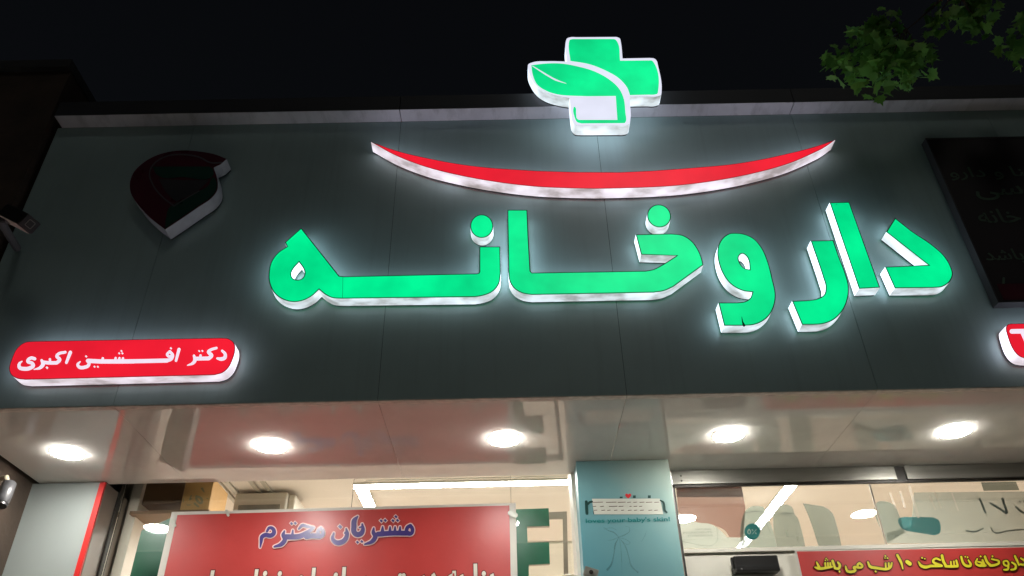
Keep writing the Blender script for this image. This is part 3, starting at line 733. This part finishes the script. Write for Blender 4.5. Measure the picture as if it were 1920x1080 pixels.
# ------------------------------------------------------------------ teal advert pillar
yp = .825
xa, xb = un(1080, 863, z=ZB).x, un(1252, 861, z=ZB).x
ap = thing('advert_pillar', 'teal printed advert pillar between the window and the door', 'pillar', (xa, yp, 0))
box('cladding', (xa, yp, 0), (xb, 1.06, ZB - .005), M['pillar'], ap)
V = Z(1080, 910, 6.353)
mb = MB()
l = [(190, 160, c), (1000, 158, c), (1040, 345, c), (215, 345, c)]
fill(MB(), [outline(l, V, yp - .002, 1e9)], yp - .002).build('cover_tape', M['tape'], ap)
mb = MB()
for y_, sp in ((203, ((205, 318), (360, 478), (500, 588), (612, 650), (685, 722), (760, 812), (835, 905), (935, 985))), (252, ((205, 238), (290, 330), (395, 490), (510, 562), (640, 660), (690, 725), (755, 785))), (298, ((215, 250), (305, 345), (375, 410), (455, 490), (540, 570), (620, 660), (695, 725), (765, 805), (865, 905), (935, 970)))):
    strokes(mb, [([(a_, y_), (b_, y_ - 3)], 7) for a_, b_ in sp], V, yp - .003)
mb.build('tape_dashes', M['tape_line'], ap)
mb = MB()
strokes(mb, [([(122, 195), (130, 335)], 34), ([(140, 225), (165, 200), (190, 195)], 26), ([(206, 310), (212, 340)], 8)], V, yp - .003)
strokes(mb, [([(1005, 180), (1040, 200), (1052, 250), (1060, 300), (1082, 322)], [16, 22, 24, 24, 18])], V, yp - .003)
for cx_, cy_, hw, hh in ((538, 146, 17, 10), (695, 137, 16, 16), (873, 137, 17, 17)):
    fill(mb, [outline([(cx_ - hw, cy_ - hh, c), (cx_ + hw, cy_ - hh, c), (cx_ + hw, cy_ + hh, c), (cx_ - hw, cy_ + hh, c)], V, yp - .003, 1e9)], yp - .0045)
mb.build('green_lettering', M['dgreen_ink'], ap)
fill(MB(), [outline([(622, 158, c), (595, 133), (587, 112), (600, 98), (622, 110, c), (642, 98), (656, 110), (650, 133)], V, yp - .002, 4)], yp - .002).build('red_heart', M['heart'], ap)
a, b = un(1080 + 118 / 6.353, 910 + 466 / 6.353, y=yp), un(1080 + 1115 / 6.353, 910 + 374 / 6.353, y=yp)
text('slogan_lettering', "loves your baby's skin!", a.x, b.x, a.z, b.z, yp - .002, M['teal_ink'], ap, .022)
bw = M['teal_soft'] = film('faint_bow_print', (46, 104, 112), .11, .5, 0)
strokes(MB(), [([(508, 618), (450, 560), (390, 540), (330, 500)], [10, 16, 12, 5]), ([(508, 618), (580, 590), (640, 540), (628, 495), (590, 488)], [10, 14, 10, 6, 5]),
    ([(510, 620), (470, 700), (450, 830), (420, 940), (370, 1010)], [8, 20, 14, 22, 26]), ([(515, 620), (535, 760), (545, 900), (548, 1060)], [6, 8, 12, 5]),
    ([(530, 640), (590, 730), (630, 860), (660, 960), (740, 1040)], [6, 14, 14, 22, 20]), ([(520, 625), (600, 650), (645, 690), (600, 700), (530, 650)], [6, 8, 8, 8, 5]), ([(500, 622), (430, 650), (380, 655)], [8, 10, 5]),
    ([(330, 520), (440, 510), (480, 530)], [6, 8, 5]), ([(780, 670), (820, 600), (840, 540)], [5, 8, 4])], V, yp - .002, dy=.00001).build('bow_print', bw, ap)

# metal shade with bolted bracket beside the pillar
hw_ = thing('round_metal_cover', 'pale round metal cover with bolted bracket at the foot of the teal pillar', 'lamp', un(1090, 1090, y=.78))
cc = un(1071, 1121, y=.775)
ax_ = Vector((-.45, -.8, -.35))
MB().lathe(cc, ax_, [(.108, -.03), (.11, 0), (.104, .006), (.09, .018), (.05, .030), (.0, .034)], 40).build('dome', M['grey_metal'], hw_, smooth=True)
MB().lathe(cc, ax_, [(.113, -.012), (.117, -.004), (.116, .004), (.109, .006)], 40).build('rim', M['cream'], hw_, smooth=True)
b0 = un(1108, 1074, y=.74)
bko = MB().obox(b0, (.035, 0, -.012), (0, .012, 0), (.008, 0, .022)).build('bracket', M['grey_metal'], hw_, bevel=.003)
MB().lathe(b0 + Vector((0, -.0125, 0)), (0, -1, 0), [(.011, 0), (.011, .004), (.0, .005)], 16).build('bolt', M['dark_frame'], bko)

# ------------------------------------------------------------------ door side
dr = thing('shop_door', 'glazed shop door with grey metal header right of the teal pillar', 'door', (2.2, 1.05, 0))
YD = 1.0
xd = un(1257, 882, z=ZB).x
zh0, zh1 = un(1500, 903, y=YD).z, ZB - .004
YR = 1.165
zr1, zr0 = un(1500, 1024, y=YR).z, un(1500, 1032, y=YR).z
xj = un(1690, 890, y=YD).x
box('header', (xd, YD, zh0), (xj - .03, 1.029, zh1), M['alu'], dr, .002)
box('header', (xj + .03, YD, zh0), (XR - .1, 1.029, zh1), M['alu'], dr, .002)
box('header_gap', (xj - .03, YD + .012, zh0), (xj + .03, 1.028, zh1 - .001), M['dark_frame'], dr)
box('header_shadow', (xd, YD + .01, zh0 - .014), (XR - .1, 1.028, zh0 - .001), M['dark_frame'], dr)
box('stile', (xd, YD + .01, 0), (xd + .012, YR + .06, 3.49), M['dark_frame'], dr)
xm = un(1645, 960, y=1.19).x
box('pane', (xd + .031, 1.19, zr1), (xm - .004, 1.198, 3.497), M['glass'], dr)
box('pane', (xm + .004, 1.19, zr1), (XR - .12, 1.198, 3.497), M['glass'], dr)
box('pane_edge', (xm - .0035, 1.186, zr1), (xm + .0035, 1.202, 3.497), M['grey_frame'], dr)
box('rail', (xd + .013, YR, zr0), (XR - .1, YR + .05, zr1 - .001), M['ivory'], dr, .002)
box('lower_panel', (xd + .013, YR + .02, 0), (XR - .1, YR + .05, zr0 - .001), M['ivory'], dr)
for k, dz in ((0, .035), (1, .065)):
    MB().lathe((xd + .055, YD, zh1 - dz), (0, -1, 0), [(.006, 0), (.006, .002), (0, .003)], 10).build('screw', M['dark_frame'], dr)
bx = thing('door_closer', 'black rectangular box fixed on the ivory door panel', 'box', un(1420, 1055, y=YR))
yk = YR - .06
a, b = un(1380, 1072, y=yk), un(1458, 1040, y=yk)
box('body', (a.x, yk, a.z), (b.x, YR + .019, b.z), M['black'], bx, .008)
box('side_clip', (a.x - .012, yk + .015, a.z + .02), (a.x - .002, yk + .035, b.z - .004), M['black'], bx, .003)
box('front_groove', (a.x + .004, yk - .0015, a.z + .028), (b.x - .004, yk - .0005, a.z + .032), M['rim'], bx)
MB().lathe((a.x + .035, yk - .0005, a.z + .014), (0, -1, 0), [(.006, 0), (.005, .003), (0, .004)], 12).build('screw', M['screw'], bx)

# advert film on the inside of the door glass
YFm = 1.215
ad = thing('window_poster', 'pale advert film with bottles and a teal zero percent disc on the door glass', 'poster', un(1400, 980, y=YFm))
M['teal_film'] = film('teal_print', (36, 118, 122), .9, .4)
W = Z(1240, 850, 4.694)
def patch(name, pts, y, m, T=W): return fill(MB(), [outline(pts, T, y, 20)], y).build(name, m, ad)
patch('brown_photo', [(130, 290, c), (705, 290, c), (740, 480, c), (720, 740, c), (600, 740, c), (560, 680), (480, 640), (420, 620), (330, 610), (150, 520, c)], YFm, M['brown_print'])
patch('brown_photo', [(130, 290, c), (706, 290, c), (724, 385, c), (135, 385, c)], YFm - .001, M['brown_dark'])
patch('pale_field', [(150, 560, c), (330, 612), (430, 622), (520, 680), (580, 740, c), (740, 742, c), (760, 835, c), (170, 835, c)], YFm - .0005, M['frost'])
patch('bottle_picture', [(700, 835, c), (705, 600), (745, 500), (770, 480), (800, 466), (860, 464), (900, 475), (915, 510), (930, 560), (970, 640), (1020, 835, c)], YFm - .0015, M['bottle'])
patch('bottle_picture', [(1020, 835, c), (985, 640), (985, 560), (978, 500), (1000, 470), (1070, 454), (1130, 458), (1160, 490), (1170, 530), (1200, 570), (1230, 660), (1270, 835, c)], YFm - .001, M['bottle_dark'])
patch('bottle_picture', [(1245, 440, c), (1340, 455), (1430, 470), (1500, 520), (1545, 640), (1590, 835, c), (1390, 835, c), (1340, 680), (1290, 540)], YFm - .001, M['bottle_dark'])
strokes(MB(), [([(745, 522), (830, 512), (925, 520)], 5), ([(860, 630), (872, 690)], 9), ([(905, 560), (960, 700)], 4)], W, YFm - .0022).build('bottle_outline', M['grey_ink'], ad)
strokes(MB(), [([(982, 545), (1070, 528), (1168, 530)], 5), ([(1070, 540), (1160, 560), (1190, 600)], 4)], W, YFm - .0022).build('bottle_outline', M['grey_ink'], ad)
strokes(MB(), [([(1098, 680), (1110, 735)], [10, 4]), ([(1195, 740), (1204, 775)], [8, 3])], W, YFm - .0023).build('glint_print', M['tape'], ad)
patch('teal_disc', ellipse(800, 688, 68, 72, 32), YFm - .003, M['teal_ink'])
strokes(MB(), [([(772, 668), (786, 688), (774, 710), (760, 690), (772, 668)], 7), ([(800, 672), (806, 680)], 8), ([(830, 700), (834, 708)], 8), ([(836, 670), (802, 710)], 5)], W, YFm - .0042).build('disc_lettering', M['tape'], ad)
pa, pb = un(1240 + 185 / 4.694, 850 + 665 / 4.694, y=YFm), un(1240 + 450 / 4.694, 850 + 735 / 4.694, y=YFm)
hh = (pa.z - pb.z)
for k, s in enumerate(('NATURAL', 'INGREDIENTS', 'INGREDIENTS')):
    wl = (.55, 1, .85)[k]
    text('small_print', s, pb.x - (pb.x - pa.x) * wl, pb.x, pa.z - hh * (.36 * k + .22), pa.z - hh * .36 * k, YFm - .0022, M['grey_ink'], ad, 0, mirror=(k == 2))
strokes(MB(), [([(488, 650), (488, 775), (170, 778)], 3)], W, YFm - .0022).build('fine_border', M['grey_ink'], ad)
X2 = Z(1560, 850, 4.694)
ad2 = thing('window_poster', 'frosted film with a teal bottle and grey Persian print on the right door pane', 'poster', un(1780, 980, y=YFm))
def patch2(name, pts, y, m): return fill(MB(), [outline(pts, X2, y, 20)], y).build(name, m, ad2)
patch2('pale_field', [(720, 345, c), (2100, 330, c), (2100, 780, c), (490, 792, c), (480, 700, c), (700, 640, c)], YFm, M['frost'])
patch2('dark_header', [(1310, 255, c), (1620, 250, c), (1650, 325, c), (1335, 330, c)], YFm - .001, M['bottle_dark'])
patch2('bottle_picture', [(400, 430), (480, 425), (550, 460), (590, 540), (640, 700, c), (480, 792, c), (440, 700)], YFm - .001, M['bottle'])
patch2('teal_label', [(585, 575), (640, 560, c), (890, 562, c), (938, 588), (958, 650), (945, 705), (900, 722, c), (660, 684, c), (605, 650)], YFm - .0015, M['teal_film'])
strokes(MB(), [([(1300, 400), (1330, 470), (1350, 520)], 20), ([(1395, 440), (1480, 490), (1530, 525)], 20), ([(1500, 400), (1520, 460), (1540, 520)], 22), ([(1620, 470), (1680, 520), (1800, 525)], 18), ([(1655, 425)], [16]), ([(1690, 425)], [16]),
    ([(1180, 680), (1260, 690), (1330, 660)], 14), ([(1400, 655), (1420, 690), (1560, 680), (1690, 670)], 12)], X2, YFm - .0022).build('grey_lettering', M['grey_ink'], ad2)
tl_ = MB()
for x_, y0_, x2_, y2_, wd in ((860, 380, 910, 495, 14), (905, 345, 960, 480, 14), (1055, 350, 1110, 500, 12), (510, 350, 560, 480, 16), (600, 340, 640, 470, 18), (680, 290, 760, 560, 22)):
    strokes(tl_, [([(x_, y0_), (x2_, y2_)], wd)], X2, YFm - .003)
tl_.build('glare_streaks', film('painted_glare_film', (214, 206, 196), .6, .4, .7), ad2)  # pale strips painting the glare streaks seen on the right pane

# narrow red banner over the door
YN = 1.15
b2 = thing('red_banner', 'narrow red banner with yellow opening hours lettering across the door', 'banner', un(1700, 1055, y=YN))
q0, q1, q2 = un(1494, 1034, y=YN), un(1925, 1026, y=YN), un(1507, 1086, y=YN)
xe = 3.9
slp = (q1.z - q0.z) / (q1.x - q0.x)
h_ = q0.z - q2.z + .01
MB().box((0, 0, 0), (0, 0, 0))
mb = MB(); n_ = 40; vs = []; fs = []
for i in range(n_ + 1):
    x = q0.x + (xe - q0.x) * i / n_; dy_ = .003 * noise.noise(Vector((x * 3, 0, 1)))
    for j in range(5): vs.append((x, YN + dy_, q0.z + slp * (x - q0.x) - h_ * j / 4))
for i in range(n_):
    for j in range(4): k = i * 5 + j; fs.append((k, k + 1, k + 6, k + 5))
mb.add(vs, fs); mb.build('red_field', M['banner_red'], b2, False, True)
mb = MB(); mb.add([(v[0] - .012, v[1] + .004, v[2] + (.006 if i % 5 == 0 else -.03 if i % 5 == 4 else 0)) for i, v in enumerate(vs)], fs); mb.build('margin_sheet', M['banner_white'], b2, False, True)
Y1 = Z(1500, 1020, 8.727); Y2 = Z(1700, 1020, 8.727)
y1 = [([(272, 298), (312, 380)], [24, 44]), ([(245, 380), (300, 398), (460, 385), (520, 372)], [26, 44, 40, 36]), ([(412, 312), (420, 380)], 28), ([(455, 310), (462, 380)], 28), ([(495, 312), (500, 380)], 30), ([(415, 268)], [20]), ([(452, 262)], [20]), ([(430, 238)], [20]),
      ([(532, 275), (570, 385)], 40), ([(620, 300), (652, 350), (630, 400), (570, 395)], [30, 42, 42, 38]), ([(648, 450)], [26]),
      ([(975, 312), (1020, 365), (960, 385), (945, 335), (975, 312)], 36), ([(960, 385), (880, 385), (905, 425), (850, 455), (775, 440), (745, 365)], [38, 34, 40, 44, 42, 24]),
      ([(1112, 295), (1145, 365), (1250, 392), (1480, 380), (1502, 312)], [26, 46, 44, 40, 30]), ([(1400, 315), (1404, 380)], 28), ([(1452, 312), (1456, 380)], 28), ([(1398, 198)], [24]), ([(1432, 232)], [24]), ([(1388, 232)], [22]), ([(1240, 450)], [30]),
      ([(1592, 182), (1650, 290), (1685, 408)], [40, 44, 20]), ([(1752, 290), (1800, 325)], 62)]
y2 = [([(195, 292), (232, 350), (320, 378), (400, 355)], [24, 46, 52, 40]), ([(548, 262), (470, 240), (432, 280), (500, 330), (560, 350)], [28, 36, 36, 40, 40]), ([(400, 358), (570, 358)], 42), ([(578, 190), (600, 280), (645, 362)], 44), ([(640, 364), (760, 368), (830, 362)], 42),
      ([(722, 290), (728, 350)], 28), ([(772, 285), (778, 350)], 28), ([(812, 270), (836, 350)], 34), ([(250, 228)], [24]), ([(296, 242)], [24]),
      ([(892, 212), (935, 325), (1000, 362), (1045, 350), (1010, 265)], [36, 42, 44, 42, 26]), ([(960, 208)], [22]), ([(998, 216)], [22]),
      ([(1155, 245), (1132, 312), (1200, 352), (1236, 320), (1165, 290)], [26, 34, 40, 36, 26]), ([(1200, 358), (1290, 352)], 38), ([(1240, 262), (1275, 345)], 32), ([(1210, 204)], [26]), ([(1280, 205), (1320, 300), (1380, 352)], 40), ([(1370, 352), (1440, 345), (1512, 300), (1392, 245)], [42, 42, 36, 26]), ([(1404, 200)], [28]),
      ([(1592, 285), (1640, 278), (1662, 350), (1590, 330), (1585, 290)], 30), ([(1662, 350), (1655, 410), (1590, 422)], [34, 36, 26]), ([(1722, 300), (1782, 350), (1775, 405), (1710, 420)], [26, 36, 38, 28]),
      ([(1770, 198), (1805, 270), (1838, 345)], [34, 38, 26]), ([(1868, 232), (1935, 285), (1930, 335), (1860, 332)], [28, 36, 38, 30])]
def cut(l, *keys):
    idx = [next(i for i, (p, _) in enumerate(l) if p[0] == k) for k in keys] + [len(l)]
    return [l[a:b] for a, b in zip([0] + idx[:-1], idx)]
wy = [[(Y1, q)] for q in cut(y1, (975, 312), (1112, 295), (1592, 182))] + [[(Y2, q)] for q in cut(y2, (892, 212), (1155, 245))]
words('brown_outline', wy, YN - .0045, M['ink_brown'], b2, 1.9); words('yellow_lettering', wy, YN - .0072, M['ink_yellow'], b2)

# ------------------------------------------------------------------ cameras on the left
cc = un(36, 410, y=-.38); ex = (un(72, 428, y=-.42) - un(0, 392, y=-.34)).normalized()
ey = Vector((0, 0, 1)).cross(ex).normalized(); ez = ex.cross(ey).normalized()
cv = thing('security_camera', 'dark boxed security camera with a beige underside at the fascia left edge', 'security camera', cc)
MB().obox(cc, ex * .10, ey * .048, ez * .036).build('housing', M['dark_frame'], cv, bevel=.01)
MB().obox(cc - ez * .0375 - ex * .01, ex * .092, ey * .044, ez * .001).build('underside_plate', M['room'], cv)
MB().obox(cc + ex * .102, ex * .0015, ey * .042, ez * .031).build('front_glass', M['black'], cv)
mb = MB()
for s in (-1, 1):
    mb.obox(cc + ex * .1045 + ey * .018 * s, ex * .0006, ey * .0015, ez * .018); mb.obox(cc + ex * .1045 + ez * .018 * s, ex * .0006, ey * .0165, ez * .0015)
mb.build('lens_frame', M['grey_metal'], cv)
MB().tube([cc - ex * .06 - ez * .03, cc - ex * .12 - ez * .05, cc - ex * .25 - ez * .05 + Vector((0, .3, 0))], .02, 10).build('bracket', M['u_line'], cv)
c2 = un(14, 935, x=XL - .05 + .12)
c2 = un(8, 935, y=.62)
dc = thing('security_camera', 'grey bullet camera on the side wall beside the white pillar', 'security camera', c2)
MB().lathe(c2 + Vector((0, 0, .09)), (0.1, -.25, -1), [(.0, 0), (.034, .006), (.036, .06), (.036, .13), (.031, .135)], 24).build('body', M['u_grey'], dc, smooth=True)
MB().lathe(c2 + Vector((0, 0, .09)) + Vector((.1, -.25, -1)).normalized() * .1355, (0.1, -.25, -1), [(.032, 0), (.032, .012), (.0, .013)], 24).build('lens_ring', M['black'], dc)
MB().tube([c2 + Vector((0, 0, .06)), c2 + Vector((-.03, 0, .12)), c2 + Vector((-.07, .02, .12))], .013, 10).build('bracket', M['cream'], dc)

# ------------------------------------------------------------------ street tree, its branch tips over the parapet
tree = thing('street_tree', 'leafy street tree whose lobed green leaves hang over the parapet at upper right', 'tree', (4.6, -2.0, 0))
YT = -.6
rnd = random.Random(11)
trunk = MB()
trunk.tube([(4.6, -2.0, 0), (4.62, -2.0, 1.5), (4.55, -1.95, 3.0), (4.5, -1.9, 4.2), (4.3, -1.7, 5.3), (4.2, -1.6, 6.3)], [.15, .12, .105, .095, .06, .03], 12)
tips = []
def branch(a, b, r0, sag=.05):
    a, b = Vector(a), Vector(b); pts = []
    for i in range(7):
        t = i / 6; pts.append(a.lerp(b, t) + Vector((0, 0, sag * math.sin(math.pi * t))) + Vector((rnd.uniform(-.012, .012), rnd.uniform(-.012, .012), rnd.uniform(-.012, .012))) * (1 if 0 < i < 6 else 0))
    trunk.tube(pts, [r0 * (1 - .8 * i / 6) for i in range(7)], 6, cap=False); return pts
def pt(px, py, y=YT): return un(px, py, y=y)
hub = pt(1800, -20, -.8)
branch((4.3, -1.75, 5.25), hub, .035)
m1 = branch(hub, pt(1700, 55), .012, .02)
tw = []
for px, py in ((1640, 40), (1600, 70), (1545, 115), (1560, 140), (1600, 155), (1650, 165), (1690, 160), (1720, 120), (1740, 140), (1690, 100), (1640, 110), (1660, 135), (1590, 110)):
    tw.append(branch(m1[-1], pt(px, py, YT + rnd.uniform(-.12, .12)), .004, .02))
m2 = branch(hub, pt(1830, 45), .01, .02); tw.append(branch(hub, pt(1745, 55), .005, .02))
for px, py in ((1805, 38), (1828, 52), (1845, 25), (1835, -5)): tw.append(branch(m2[2], pt(px, py, YT + rnd.uniform(-.1, .1)), .004, .01))
m3 = branch((4.25, -1.7, 5.4), pt(1930, 60), .02)
for px, py in ((1880, 95), (1905, 105), (1915, 35), (1900, 75), (1940, 110), (1960, 40), (1890, 100)): tw.append(branch(m3[-2], pt(px, py, YT + rnd.uniform(-.1, .1)), .004, .01))
for k in range(46):                                          # the rest of the crown, mostly beyond the frame
    an = rnd.uniform(0, 2 * math.pi); rr_ = rnd.uniform(.5, 1.7)
    e = Vector((4.9 + math.cos(an) * rr_, -2.1 + math.sin(an) * rr_, rnd.uniform(5.3, 7.4)))
    if e.x < 3.75: e.x = 3.75 + rnd.random() * .5
    tw.append(branch((4.25, -1.65, rnd.uniform(5.2, 6.2)), e, .02, .1))
trunk.build('trunk', M['bark'], tree, smooth=True)
LOBE = [(0, -.05), (.16, .02), (.42, -.02), (.36, .16), (.56, .34), (.34, .40), (.30, .56), (.12, .60), (0, .95), (-.12, .60), (-.30, .56), (-.34, .40), (-.56, .34), (-.36, .16), (-.42, -.02), (-.16, .02)]
crown = MB()
def leaf(p, s):
    out = Vector((rnd.gauss(0, 1), rnd.gauss(0, 1), rnd.gauss(-.9, .8))).normalized()     # the way the blade hangs
    nrm = Vector((rnd.gauss(0, .7), rnd.gauss(-.5, .7), rnd.gauss(.8, .6))); sd = out.cross(nrm)
    if sd.length < 1e-4: return
    sd.normalize(); nn = sd.cross(out).normalized(); cu = rnd.uniform(.05, .35)
    vs = [p + out * .30 * s - nn * .02 * s] + [p + (sd * x + out * y - nn * (abs(x) * cu + y * y * cu * .5)) * s for x, y in LOBE]
    n = len(LOBE); crown.add(vs, [(0, 1 + i, 1 + (i + 1) % n) for i in range(n)])
for k, pts in enumerate(tw):
    near = k < 13 + 1 + 4 + 7
    for q in range(26 if near else 26):
        t = rnd.uniform(.5 if near else .35, 1.0); i = min(int(t * 6), 5); p = pts[i].lerp(pts[i + 1], t * 6 - i)
        sp = .040 if near else .14
        lim = lambda v: max(-1.7, min(1.7, v)) * sp
        leaf(p + Vector((lim(rnd.gauss(0, 1)), lim(rnd.gauss(0, 1)), lim(rnd.gauss(-.2, .8)))), rnd.uniform(.046, .088) if near else rnd.uniform(.06, .1))
crown.build('crown', M['leaf'], tree, recalc=False)
